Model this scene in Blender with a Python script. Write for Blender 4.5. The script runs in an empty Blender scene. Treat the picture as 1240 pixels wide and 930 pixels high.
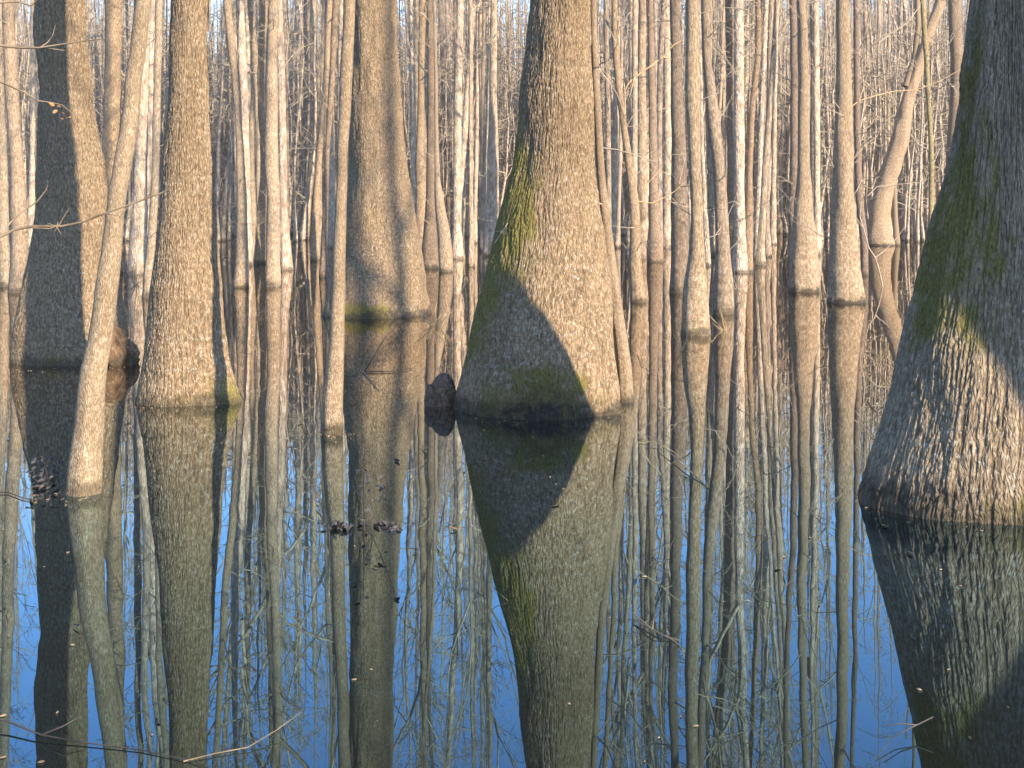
import bpy, math, random
import numpy as np

random.seed(11)
RNG = np.random.default_rng(11)
S = bpy.context.scene
COL = S.collection
R_ = math.radians
PI = math.pi

# ------------------------------------------------------------------ photograph geometry
F_PX, CX, HY, CAM_H = 1500.0, 620.0, 245.0, 1.5      # focal length (px), centre column, horizon row, eye height (m)
def depth(py): return F_PX*CAM_H/(py-HY)              # distance of a water point seen at row py
def pt(px, py, Y): return np.array([(px-CX)*Y/F_PX, Y, CAM_H-(py-HY)*Y/F_PX])
def wpt(px, py, z=0.0):
    Y = F_PX*(CAM_H-z)/(py-HY)
    return np.array([(px-CX)*Y/F_PX, Y, z])

SUN_EL, SUN_AZ = 23.0, 41.0                           # the sun stands behind the camera, to its right
TO_SUN = np.array([math.sin(R_(SUN_AZ))*math.cos(R_(SUN_EL)), -math.cos(R_(SUN_AZ))*math.cos(R_(SUN_EL)), math.sin(R_(SUN_EL))])

# ------------------------------------------------------------------ node helpers
class NT:
    def __init__(s, name):
        s.m = bpy.data.materials.new(name); s.m.use_nodes = True
        s.t = s.m.node_tree; s.t.nodes.clear()
    def n(s, typ, **kw):
        nd = s.t.nodes.new(typ)
        for k, v in kw.items():
            if k.startswith('_'): setattr(nd, k[1:], v)
            else: nd.inputs[k.replace('__', ' ')].default_value = v
        return nd
    def l(s, a, b): s.t.links.new(a, b)
    def math(s, op, a, b=None, clamp=False):
        nd = s.t.nodes.new('ShaderNodeMath'); nd.operation = op; nd.use_clamp = clamp
        for i, v in enumerate((a, b)):
            if v is None: continue
            if isinstance(v, (int, float)): nd.inputs[i].default_value = v
            else: s.l(v, nd.inputs[i])
        return nd.outputs[0]
    def ramp(s, fac, stops, interp='LINEAR'):
        nd = s.t.nodes.new('ShaderNodeValToRGB'); nd.color_ramp.interpolation = interp
        els = nd.color_ramp.elements
        while len(els) < len(stops): els.new(0.5)
        for e, (p, c) in zip(els, stops):
            e.position = p; e.color = (c, c, c, 1) if isinstance(c, (int, float)) else (*c, 1)
        s.l(fac, nd.inputs[0]); return nd.outputs[0]
    def mix(s, fac, a, b, mode='MIX'):
        nd = s.t.nodes.new('ShaderNodeMix'); nd.data_type = 'RGBA'; nd.blend_type = mode
        for sock, v in ((nd.inputs[0], fac), (nd.inputs[6], a), (nd.inputs[7], b)):
            if isinstance(v, (int, float)): sock.default_value = v
            elif isinstance(v, tuple): sock.default_value = (*v, 1)
            else: s.l(v, sock)
        return nd.outputs[2]

def bark_material(name, c_dark, c_mid, c_pale, cell_u, cell_v, bump, lichen, blotch=3.0, moss_amt=1.0, furrowed=False, fleck=60.0, fleck_k=.5):
    """Furrowed bark: interlaced upright ridges, lichen spots, a wet stain at the waterline, moss where the mesh says so."""
    k = NT(name)
    uv = k.n('ShaderNodeUVMap'); uv.uv_map = 'UVMap'
    tc = k.n('ShaderNodeTexCoord'); oi = k.n('ShaderNodeObjectInfo')
    offs = k.n('ShaderNodeVectorMath', _operation='SCALE'); k.l(oi.outputs['Location'], offs.inputs[0]); offs.inputs[3].default_value = 3.7
    base = k.n('ShaderNodeVectorMath', _operation='ADD'); k.l(uv.outputs[0], base.inputs[0]); k.l(offs.outputs[0], base.inputs[1])
    vec = base.outputs[0]
    warp = k.n('ShaderNodeTexNoise', Scale=9.0, Detail=2.0); k.l(vec, warp.inputs['Vector'])
    wsub = k.n('ShaderNodeVectorMath', _operation='MULTIPLY_ADD'); k.l(warp.outputs['Color'], wsub.inputs[0])
    wsub.inputs[1].default_value = (.05, .08, 0); k.l(vec, wsub.inputs[2])
    mp = k.n('ShaderNodeVectorMath', _operation='MULTIPLY'); k.l(wsub.outputs[0], mp.inputs[0]); mp.inputs[1].default_value = (1/cell_u, 1/cell_v, 1)
    vo = k.n('ShaderNodeTexVoronoi', _voronoi_dimensions='2D', _feature='DISTANCE_TO_EDGE', Scale=1.0); k.l(mp.outputs[0], vo.inputs['Vector'])
    vc = k.n('ShaderNodeTexVoronoi', _voronoi_dimensions='2D', _feature='F1', Scale=1.0); k.l(mp.outputs[0], vc.inputs['Vector'])
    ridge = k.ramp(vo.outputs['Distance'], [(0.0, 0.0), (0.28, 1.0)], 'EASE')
    mp2 = k.n('ShaderNodeVectorMath', _operation='MULTIPLY'); k.l(vec, mp2.inputs[0]); mp2.inputs[1].default_value = (1, .35, 1)
    fine = k.n('ShaderNodeTexNoise', Scale=130.0, Detail=4.0, Roughness=.7); k.l(mp2.outputs[0], fine.inputs['Vector'])
    blot = k.n('ShaderNodeTexNoise', Scale=blotch, Detail=5.0, Roughness=.62); k.l(mp2.outputs[0], blot.inputs['Vector'])
    # colour: each plate its own tone, large blotches, fine grain; furrow bottoms show the darker inner bark
    col = k.mix(k.ramp(blot.outputs['Fac'], [(.32, 0.0), (.68, 1.0)]), c_dark, c_mid)
    plate = k.n('ShaderNodeSeparateColor'); k.l(vc.outputs['Color'], plate.inputs[0])
    col = k.mix(k.math('MULTIPLY', plate.outputs[0], .45), col, c_pale)
    col = k.mix(k.ramp(fine.outputs['Fac'], [(.35, 0.55), (.6, 0.0)]), col, c_dark)
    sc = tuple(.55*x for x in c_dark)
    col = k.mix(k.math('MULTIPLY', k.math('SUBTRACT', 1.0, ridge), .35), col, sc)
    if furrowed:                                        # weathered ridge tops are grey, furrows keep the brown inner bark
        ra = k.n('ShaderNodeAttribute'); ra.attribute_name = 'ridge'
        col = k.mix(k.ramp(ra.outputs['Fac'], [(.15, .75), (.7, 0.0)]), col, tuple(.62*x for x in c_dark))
    fk = k.n('ShaderNodeVectorMath', _operation='MULTIPLY'); k.l(vec, fk.inputs[0]); fk.inputs[1].default_value = (fleck, fleck*.38, 1)
    fl = k.n('ShaderNodeTexNoise', Scale=1.0, Detail=3.0, Roughness=.75); k.l(fk.outputs[0], fl.inputs['Vector'])
    col = k.mix(k.ramp(fl.outputs['Fac'], [(.36, fleck_k), (.52, 0.0)]), col, tuple(.6*x for x in c_dark))
    col = k.mix(k.ramp(fl.outputs['Fac'], [(.52, 0.0), (.66, fleck_k)]), col, c_pale)
    # lichen: pale crusts
    ln = k.n('ShaderNodeTexNoise', Scale=26.0, Detail=3.0, Roughness=.6); k.l(vec, ln.inputs['Vector'])
    lb = k.n('ShaderNodeTexNoise', Scale=2.2, Detail=2.0); k.l(vec, lb.inputs['Vector'])
    lm = k.math('MULTIPLY', k.ramp(ln.outputs['Fac'], [(.56, 0.0), (.66, 1.0)]), k.ramp(lb.outputs['Fac'], [(.38, 0.0), (.62, 1.0)]))
    lm = k.math('MULTIPLY', lm, lichen)
    col = k.mix(lm, col, (.52, .52, .47))
    sp = k.n('ShaderNodeTexNoise', Scale=75.0, Detail=2.0, Roughness=.6); k.l(mp2.outputs[0], sp.inputs['Vector'])
    col = k.mix(k.math('MULTIPLY', k.ramp(sp.outputs['Fac'], [(.66, 0.0), (.72, 1.0)]), .6), col, (.60, .58, .54))
    # per tree tone
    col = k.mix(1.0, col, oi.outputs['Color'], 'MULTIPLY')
    # moss from the mesh attribute + mossy band a hand above the waterline
    at = k.n('ShaderNodeAttribute'); at.attribute_name = 'moss'
    mn = k.n('ShaderNodeTexNoise', Scale=11.0, Detail=6.0, Roughness=.7); k.l(vec, mn.inputs['Vector'])
    sep = k.n('ShaderNodeSeparateXYZ'); k.l(tc.outputs['Object'], sep.inputs[0])
    z = sep.outputs['Z']
    bn = k.n('ShaderNodeTexNoise', Scale=3.0, Detail=3.0); k.l(tc.outputs['Object'], bn.inputs['Vector'])
    zz = k.math('SUBTRACT', z, k.math('MULTIPLY', bn.outputs['Fac'], .30))
    band = k.ramp(k.math('ADD', zz, .5), [(.40, 0.75), (.56, 0.0)])
    mf = k.math('MULTIPLY', k.math('ADD', k.math('MULTIPLY', at.outputs['Fac'], 1.5), k.math('MULTIPLY', band, .55*moss_amt)), mn.outputs['Fac'])
    mfac = k.ramp(mf, [(.16, 0.0), (.48, 0.9)])
    mcol = k.mix(k.ramp(fine.outputs['Fac'], [(.35, 0.0), (.65, 1.0)]), (.075, .072, .018), (.24, .205, .055))
    col = k.mix(mfac, col, mcol)
    # wet, dark, stained foot, plus shade painted into the mesh mask
    wn = k.n('ShaderNodeTexNoise', Scale=6.0, Detail=5.0, Roughness=.7); k.l(vec, wn.inputs['Vector'])
    wz = k.math('SUBTRACT', z, k.math('MULTIPLY', k.math('SUBTRACT', wn.outputs['Fac'], .36), .42))
    wet = k.math('MULTIPLY', k.ramp(k.math('ADD', wz, .5), [(.47, 1.0), (.55, 0.0)]), k.math('ADD', k.math('MULTIPLY', oi.outputs['Random'], .4), .6))
    at2 = k.n('ShaderNodeAttribute'); at2.attribute_name = 'damp_shade'
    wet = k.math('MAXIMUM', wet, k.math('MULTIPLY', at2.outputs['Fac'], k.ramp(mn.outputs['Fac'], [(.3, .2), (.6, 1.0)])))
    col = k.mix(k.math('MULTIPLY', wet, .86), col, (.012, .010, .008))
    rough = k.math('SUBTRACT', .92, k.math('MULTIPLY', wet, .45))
    hgt = k.math('ADD', k.math('MULTIPLY', ridge, 1.0), k.math('MULTIPLY', fine.outputs['Fac'], .55))
    hgt = k.math('ADD', hgt, k.math('MULTIPLY', fl.outputs['Fac'], 2.2))
    hgt = k.math('ADD', hgt, k.math('MULTIPLY', mfac, .5))
    bp = k.n('ShaderNodeBump', Strength=.9, Distance=bump); k.l(hgt, bp.inputs['Height'])
    b = k.n('ShaderNodeBsdfPrincipled'); k.l(col, b.inputs['Base Color']); k.l(rough, b.inputs['Roughness']); k.l(bp.outputs[0], b.inputs['Normal'])
    b.inputs['Specular IOR Level'].default_value = .25
    o = k.n('ShaderNodeOutputMaterial'); k.l(b.outputs[0], o.inputs[0])
    return k.m

def plain_material(name, c1, c2, scale=20, rough=.85, twosided=False):
    k = NT(name); tc = k.n('ShaderNodeTexCoord'); nz = k.n('ShaderNodeTexNoise', Scale=float(scale), Detail=4.0)
    k.l(tc.outputs['Object'], nz.inputs['Vector'])
    col = k.mix(k.ramp(nz.outputs['Fac'], [(.35, 0.0), (.65, 1.0)]), c1, c2)
    bp = k.n('ShaderNodeBump', Strength=.5, Distance=.004); k.l(nz.outputs['Fac'], bp.inputs['Height'])
    b = k.n('ShaderNodeBsdfPrincipled', Roughness=rough); k.l(col, b.inputs['Base Color']); k.l(bp.outputs[0], b.inputs['Normal'])
    o = k.n('ShaderNodeOutputMaterial'); k.l(b.outputs[0], o.inputs[0])
    return k.m

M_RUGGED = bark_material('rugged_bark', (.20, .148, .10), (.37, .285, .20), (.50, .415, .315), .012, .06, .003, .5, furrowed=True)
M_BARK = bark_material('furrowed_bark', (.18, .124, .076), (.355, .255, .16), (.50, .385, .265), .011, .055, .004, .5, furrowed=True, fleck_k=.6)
M_SMOOTH = bark_material('grey_bark', (.25, .185, .125), (.445, .345, .25), (.61, .50, .395), .009, .035, .0035, .6, blotch=5.0, fleck=34.0, fleck_k=.7)
M_SLIM = bark_material('slim_smooth_bark', (.25, .19, .135), (.43, .345, .26), (.56, .47, .37), .008, .04, .003, .5, blotch=6.0, fleck=85.0, fleck_k=.5)
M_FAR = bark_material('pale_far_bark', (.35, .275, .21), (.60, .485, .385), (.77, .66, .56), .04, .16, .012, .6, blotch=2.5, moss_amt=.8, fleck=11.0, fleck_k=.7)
M_TWIG = plain_material('twig_bark', (.27, .22, .165), (.48, .40, .31), 6)
M_BROWNTWIG = plain_material('brown_twig', (.11, .08, .05), (.30, .225, .15), 9)
M_STRAW = plain_material('straw_twig', (.36, .25, .13), (.52, .39, .22), 12)
M_DARKTWIG = plain_material('wet_dark_twig', (.02, .016, .014), (.06, .05, .042), 12, .5)
M_LEAF = plain_material('dead_leaf', (.16, .075, .03), (.33, .17, .075), 14, .7)
M_GREYLEAF = plain_material('wilted_grey_leaf', (.010, .009, .011), (.075, .072, .082), 60, .65)
M_KNEE = plain_material('knee_bark', (.045, .027, .018), (.18, .11, .07), 34, .65)

# ------------------------------------------------------------------ object helpers
def link(o, parent=None):
    COL.objects.link(o)
    if parent is not None: o.parent = parent
    return o
def tag(o, label=None, cat=None, group=None, kind=None):
    if label: o['label'] = label
    if cat: o['category'] = cat
    if group: o['group'] = group
    if kind: o['kind'] = kind
    return o
def empty(name, loc, label, cat, group=None):
    o = bpy.data.objects.new(name, None); o.empty_display_size = .2; o.location = loc
    link(o); return tag(o, label, cat, group)
def mesh_from(name, V, Q, UV=None, mat=None, attrs=None, smooth=True):
    V = np.asarray(V, dtype=np.float32); Q = np.asarray(Q, dtype=np.int32)
    me = bpy.data.meshes.new(name); nf, nv = Q.shape
    me.vertices.add(len(V)); me.vertices.foreach_set('co', V.ravel())
    me.loops.add(nf*nv); me.loops.foreach_set('vertex_index', Q.ravel())
    me.polygons.add(nf); me.polygons.foreach_set('loop_start', np.arange(0, nf*nv, nv, dtype=np.int32))
    me.polygons.foreach_set('use_smooth', np.full(nf, smooth, dtype=bool))
    if UV is not None:
        ul = me.uv_layers.new(name='UVMap'); ul.data.foreach_set('uv', np.asarray(UV, dtype=np.float32).ravel())
    for an, av in (attrs or {}).items():
        a = me.attributes.new(an, 'FLOAT', 'POINT'); a.data.foreach_set('value', np.asarray(av, dtype=np.float32))
    me.update(calc_edges=True); me.validate()
    if mat: me.materials.append(mat)
    return me
def obj(name, me, parent=None, tone=None):
    o = bpy.data.objects.new(name, me); link(o, parent)
    if tone: o.color = (*tone, 1)
    return o

# ------------------------------------------------------------------ periodic noise for the bark relief
def _hash(i, j, s):
    h = (i.astype(np.int64)*374761393 + j.astype(np.int64)*668265263 + s*974634777) & 0x7fffffff
    h = ((h ^ (h >> 13))*1274126177) & 0x7fffffff
    return ((h ^ (h >> 16)) & 0xffff)/65535.0
def vnoise(u, v, nu, s=0):
    """value noise, periodic in u with nu cells"""
    iu, iv = np.floor(u).astype(int), np.floor(v).astype(int); fu, fv = u-iu, v-iv
    fu, fv = fu*fu*(3-2*fu), fv*fv*(3-2*fv)
    a, b = _hash(iu % nu, iv, s), _hash((iu+1) % nu, iv, s)
    c, d = _hash(iu % nu, iv+1, s), _hash((iu+1) % nu, iv+1, s)
    return (a*(1-fu)+b*fu)*(1-fv)+(c*(1-fu)+d*fu)*fv
def worley_edge(u, v, nu, s=0):
    iu, iv = np.floor(u).astype(int), np.floor(v).astype(int)
    f1 = np.full(u.shape, 9.0); f2 = np.full(u.shape, 9.0)
    for di in (-1, 0, 1):
        for dj in (-1, 0, 1):
            ci, cj = iu+di, iv+dj
            px = ci+.15+.7*_hash(ci % nu, cj, s); py = cj+.1+.8*_hash(ci % nu, cj, s+7)
            d = np.hypot(u-px, v-py)
            n1 = np.minimum(f1, d); f2 = np.minimum(f2, np.maximum(f1, d)); f1 = n1
    return f2-f1
def smooth(a, b, x):
    t = np.clip((x-a)/(b-a), 0, 1); return t*t*(3-2*t)

# ------------------------------------------------------------------ trunk builders
def axis_from_rows(rows, Y, height, rng, wob=1.0, ly=0.0):
    """rows: (row, centre column, width) measured on the photograph, base first -> z, x, radius curves in metres (local to the base)"""
    k = Y/F_PX
    rows = sorted(rows, key=lambda r: -r[0])
    z = np.array([(rows[0][0]-r[0])*k/(1+(r[0]-HY)*ly/F_PX) for r in rows]); kk = (Y+ly*z)/F_PX
    x = np.array([(r[1]-CX) for r in rows])*kk-(rows[0][1]-CX)*k; r = np.array([r_[2]*.5 for r_ in rows])*kk
    zt = z[-1]
    m = (x[-1]-x[-2])/max(z[-1]-z[-2], .2); m = max(-.16, min(.16, m))
    zs, xs, rs = list(z), list(x), list(r)
    n = 9; xx = x[-1]; top = max(height, zt+2)
    for i in range(1, n+1):
        zz = zt+(top-zt)*i/n; dz = (top-zt)/n
        m = m*.78+rng.normal(0, .030)*wob
        xx += m*dz
        t = i/n
        zs.append(zz); xs.append(xx); rs.append(max(.018, r[-1]*(1-t)**.8))
    return np.array(zs), np.array(xs), np.array(rs)
def interp_s(zq, z, x):
    """smooth-ish interpolation (monotone cubic through the measured rows)"""
    h = np.diff(z); d = np.diff(x)/h; m = np.zeros_like(x)
    m[1:-1] = np.where(d[:-1]*d[1:] > 0, 2*d[:-1]*d[1:]/(d[:-1]+d[1:]+1e-12), 0); m[0], m[-1] = d[0], d[-1]
    i = np.clip(np.searchsorted(z, zq)-1, 0, len(z)-2); t = np.clip((zq-z[i])/h[i], 0, 1)
    return (2*t**3-3*t**2+1)*x[i]+(t**3-2*t**2+t)*h[i]*m[i]+(-2*t**3+3*t**2)*x[i+1]+(t**3-t**2)*h[i]*m[i+1]

def grid_faces(nr, ns):
    i = np.arange(nr-1)[:, None]*(ns+1); j = np.arange(ns)[None, :]
    a = (i+j).ravel(); return np.stack([a, a+1, a+ns+2, a+ns+1], 1)
def trunk_mesh(name, zs, axx, axy, rad, ns, mat, ref_r, depth_k=1.0, relief=0.0, cell=(.02, .06), lumps=.02, seed=0, moss=None, damp_shade=None, lobes=(), flut=0.0, chaos=1.0):
    if relief:                                          # finer steps on the weathered side that shows most
        q = np.linspace(-1, 1, ns+1); th = np.where(np.abs(q) <= .78, q/.78*R_(108), np.sign(q)*(R_(108)+(np.abs(q)-.78)/.22*R_(72)))[None, :]
    else: th = np.linspace(-PI, PI, ns+1)[None, :]
    Z = zs[:, None]
    Rr = np.repeat(rad[:, None], ns+1, 1)
    per = 2*PI*ref_r; u = (th+PI)/(2*PI)
    if flut:                                            # shallow buttress flutes growing towards the water
        ph = seed*1.7
        amp = flut*np.clip(1-Z/1.6, 0, 1)**1.5
        Rr = Rr*(1+amp*(np.cos(5*th+ph+.5*np.sin(2*Z))*.6+np.cos(8*th-ph*2)*.4))
    for (td, wd, amp, zt, pw) in lobes:
        dth = (np.degrees(th)-td+180) % 360-180
        Rr = Rr+amp*np.exp(-(dth/wd)**2)*np.clip(1-np.clip(Z, 0, 9)/zt, 0, 1)**pw
    nl = max(3, int(round(per/.22)))
    Rr = Rr+lumps*(vnoise(u*nl, Z/.45, nl, seed)-.5)*2*np.minimum(1, rad[:, None]/.2)
    nl2 = max(6, int(round(per/.07)))
    Rr = Rr+lumps*.35*(vnoise(u*nl2, Z/.16, nl2, seed+3)-.5)*2*np.minimum(1, rad[:, None]/.2)
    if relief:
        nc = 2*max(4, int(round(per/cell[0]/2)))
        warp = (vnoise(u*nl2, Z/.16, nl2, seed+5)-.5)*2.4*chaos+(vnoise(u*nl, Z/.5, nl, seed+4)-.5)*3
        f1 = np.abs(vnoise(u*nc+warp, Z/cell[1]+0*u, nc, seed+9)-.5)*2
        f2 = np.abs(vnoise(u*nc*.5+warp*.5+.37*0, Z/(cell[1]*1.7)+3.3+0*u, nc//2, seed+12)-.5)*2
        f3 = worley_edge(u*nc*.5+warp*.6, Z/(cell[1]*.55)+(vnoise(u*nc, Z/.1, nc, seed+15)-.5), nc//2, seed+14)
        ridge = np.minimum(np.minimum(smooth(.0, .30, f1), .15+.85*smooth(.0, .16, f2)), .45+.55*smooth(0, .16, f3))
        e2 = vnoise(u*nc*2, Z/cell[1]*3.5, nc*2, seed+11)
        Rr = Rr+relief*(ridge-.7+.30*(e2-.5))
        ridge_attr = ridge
    X = axx[:, None]+Rr*np.sin(th); Yv = axy[:, None]-Rr*np.cos(th)*depth_k
    V = np.stack([X, Yv, Z+0*X], -1).reshape(-1, 3)
    Q = grid_faces(len(zs), ns)
    U = np.stack([u*per+0*Z, Z+0*u], -1).reshape(-1, 2)
    at = {}
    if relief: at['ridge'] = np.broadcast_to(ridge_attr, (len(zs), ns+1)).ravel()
    if moss is not None:
        brk = vnoise(u*nl2, Z/.08, nl2, seed+21)*.6+vnoise(u*nl2*3, Z/.03, nl2*3, seed+22)*.5
        at['moss'] = (moss(np.degrees(th)+(vnoise(u*nl2, Z/.12, nl2, seed+23)-.5)*26, Z+(vnoise(u*nl2, Z/.1, nl2, seed+24)-.5)*.14)*(.35+brk)).ravel()
    if damp_shade is not None: at['damp_shade'] = damp_shade(np.degrees(th)+0*Z, Z+0*th).ravel()
    return mesh_from(name, V, Q, U[Q.ravel()], mat, at)

class Tubes:
    """collects round twigs as one mesh"""
    def __init__(s): s.V, s.Q, s.n = [], [], 0
    def add(s, P, r, ns=4):
        P = np.asarray(P, float); r = np.asarray(r, float)
        T = np.gradient(P, axis=0); T /= np.linalg.norm(T, axis=1)[:, None]+1e-9
        up = np.where(np.abs(T[:, 2:3]) > .9, np.array([[1., 0, 0]]), np.array([[0, 0, 1.]]))
        A = np.cross(T, up); A /= np.linalg.norm(A, axis=1)[:, None]+1e-9; B = np.cross(T, A)
        an = np.linspace(0, 2*PI, ns, endpoint=False)
        ring = P[:, None]+r[:, None, None]*(A[:, None]*np.cos(an)[None, :, None]+B[:, None]*np.sin(an)[None, :, None])
        n = len(P); s.V.append(ring.reshape(-1, 3))
        i = np.arange(n-1)[:, None]*ns; j = np.arange(ns)[None, :]; jn = (j+1) % ns
        s.Q.append(np.stack([i+j, i+jn, i+ns+jn, i+ns+j], -1).reshape(-1, 4)+s.n); s.n += n*ns
    def mesh(s, name, mat): return mesh_from(name, np.concatenate(s.V), np.concatenate(s.Q), None, mat)

def rod_curve(p0, d, L, n, rng, bend=.25, lift=.1):
    """a crooked twig path"""
    d = np.array(d, float); d /= np.linalg.norm(d); P = [np.array(p0, float)]
    for _ in range(n):
        d = d+rng.normal(0, bend, 3); d[2] += lift; d /= np.linalg.norm(d)
        P.append(P[-1]+d*L/n)
    return np.array(P)
def grow_branch(tb, p0, d, L, r0, rng, level=0, twigs=6, rmin=.004):
    P = rod_curve(p0, d, L, 6 if level == 0 else 4, rng, .22 if level == 0 else .28, .05)
    tb.add(P, np.linspace(r0, max(rmin, r0*.3), len(P)), 5 if level == 0 else 3)
    if level >= 2: return
    for _ in range(twigs):
        t = rng.uniform(.2, 1.0); i = min(int(t*(len(P)-1)), len(P)-2); f = t*(len(P)-1)-i
        q = P[i]*(1-f)+P[i+1]*f; dd = (P[i+1]-P[i])/np.linalg.norm(P[i+1]-P[i])+rng.normal(0, .65, 3)
        grow_branch(tb, q, dd, L*rng.uniform(.22, .48), max(rmin, r0*.36), rng, level+1, 3 if level == 0 else 0, rmin)
def crown_mesh(name, zf, xf, rf, height, z0, nb, rng, reach=2.2, depth_axis=None, fork=True, rtw=.006, low=0):
    tb = Tubes()
    for i in range(low):  # low trunk twigs, merged into the crown mesh
        z = .7+5.8*rng.uniform(0, 1)**1.2; a = rng.uniform(0, 2*PI); r = rf(z)*.9
        grow_branch(tb, (xf(z)+r*math.cos(a), r*math.sin(a), z), (math.cos(a), math.sin(a), rng.uniform(-.1, .9)), rng.uniform(.4, 1.5), .0065, rng, 1, 3, .003)
    for i in range(nb):
        t = (i+rng.uniform(0, 1))/nb; z = z0+(height*.97-z0)*t**.85
        a = rng.uniform(0, 2*PI); el = rng.uniform(.15, .9)
        d = (math.cos(a), math.sin(a), el); L = reach*rng.uniform(.3, 1.0)*(1-.35*t)
        r0 = min(max(.010, rf(z)*.26), .016)*rng.uniform(.5, 1)
        grow_branch(tb, (xf(z), 0, z), d, L, r0, rng, 0, 5, rtw)
    if fork:
        for i in range(2):
            z = height*rng.uniform(.45, .7); a = rng.uniform(0, 2*PI)
            grow_branch(tb, (xf(z), 0, z), (math.cos(a)*.35, math.sin(a)*.35, 1), height*.28, max(.02, rf(z)*.6), rng, 0, 8, rtw)
    return tb.mesh(name, M_TWIG)

# ------------------------------------------------------------------ setting: water, sky, sun, camera
def make_water():
    k = NT('still_swamp_water')
    tc = k.n('ShaderNodeTexCoord')
    mp = k.n('ShaderNodeMapping'); mp.inputs['Scale'].default_value = (1.0, .55, 1); k.l(tc.outputs['Object'], mp.inputs[0])
    n1 = k.n('ShaderNodeTexNoise', Scale=1.3, Detail=1.0); k.l(mp.outputs[0], n1.inputs['Vector'])
    n2 = k.n('ShaderNodeTexNoise', Scale=5.5, Detail=1.0); k.l(mp.outputs[0], n2.inputs['Vector'])
    h = k.math('ADD', n1.outputs['Fac'], k.math('MULTIPLY', n2.outputs['Fac'], .10))
    bp = k.n('ShaderNodeBump', Strength=1.0, Distance=.0020); k.l(h, bp.inputs['Height'])
    fr = k.n('ShaderNodeFresnel', IOR=WATER_IOR); k.l(bp.outputs[0], fr.inputs['Normal'])
    fac = k.math('MULTIPLY', fr.outputs[0], 2.1, True)
    df = k.n('ShaderNodeBsdfDiffuse'); df.inputs['Color'].default_value = (.010, .009, .006, 1)
    gl = k.n('ShaderNodeBsdfGlossy', Roughness=0.0); k.l(k.mix(k.ramp(fac, [(.30, 0.0), (1.0, 1.0)]), WATER_TINT, (.68, .66, .63)), gl.inputs['Color']); k.l(bp.outputs[0], gl.inputs['Normal'])
    mx = k.n('ShaderNodeMixShader'); k.l(fac, mx.inputs[0]); k.l(df.outputs[0], mx.inputs[1]); k.l(gl.outputs[0], mx.inputs[2])
    o = k.n('ShaderNodeOutputMaterial'); k.l(mx.outputs[0], o.inputs[0])
    V = [(-700, -300, 0), (700, -300, 0), (700, 1500, 0), (-700, 1500, 0)]
    w = obj('water', mesh_from('water', V, [(0, 1, 2, 3)], None, k.m)); tag(w, kind='structure'); return w
WATER_IOR, WATER_TINT = 1.45, (.48, .81, 1.0)
make_water()

W = bpy.data.worlds.new('World'); S.world = W; W.use_nodes = True
wt = W.node_tree; wt.nodes.clear()
sky = wt.nodes.new('ShaderNodeTexSky'); sky.sky_type = 'NISHITA'; sky.sun_disc = False
sky.sun_elevation = R_(SUN_EL); sky.sun_rotation = R_(180-SUN_AZ)
sky.air_density, sky.dust_density, sky.ozone_density = 1.0, .3, 5.5
bg = wt.nodes.new('ShaderNodeBackground'); bg.inputs[1].default_value = .15
wo = wt.nodes.new('ShaderNodeOutputWorld'); wt.links.new(sky.outputs[0], bg.inputs[0]); wt.links.new(bg.outputs[0], wo.inputs[0])

sl = bpy.data.lights.new('sun', 'SUN'); sl.energy = 4.3; sl.angle = R_(.5); sl.color = (1.0, .82, .575)
so = bpy.data.objects.new('sun', sl); link(so); so.location = (20, -30, 40)
from mathutils import Vector
so.rotation_euler = Vector(TO_SUN).to_track_quat('Z', 'Y').to_euler()

cd = bpy.data.cameras.new('camera'); cam = bpy.data.objects.new('camera', cd); link(cam)
cam.location = (0, 0, CAM_H); cam.rotation_euler = (R_(90), 0, 0)
cd.sensor_fit = 'HORIZONTAL'; cd.sensor_width = 36; cd.lens = 36*F_PX/1240
cd.shift_y = -(465-HY)/1240; cd.clip_end = 3000; cd.clip_start = .05
S.camera = cam
S.view_settings.view_transform = 'Standard'; S.view_settings.look = 'None'; S.view_settings.gamma = 1; S.view_settings.use_curve_mapping = False
S.view_settings.exposure = EXPOSURE if 'EXPOSURE' in globals() else 1.42
S.cycles.use_denoising = True
try: S.cycles.denoiser = 'OPENIMAGEDENOISE'
except Exception: pass
S.cycles.max_bounces = 6; S.cycles.diffuse_bounces = 4; S.cycles.glossy_bounces = 3; S.cycles.caustics_reflective = False; S.cycles.caustics_refractive = False

# ------------------------------------------------------------------ the big tupelos at the front
def edges(*rows): return [(y, (a+b)/2, b-a) for y, a, b in rows]
def _crown(zs, xs, rs, height, z0, nb, rng, reach, **kw):
    return crown_mesh('crown_and_twigs', None, lambda z: float(np.interp(z, zs, xs)), lambda z: float(np.interp(z, zs, rs)), height, z0, nb, rng, reach, **kw)
def gauss(x, m, s): return np.exp(-((x-m)/s)**2)

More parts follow.
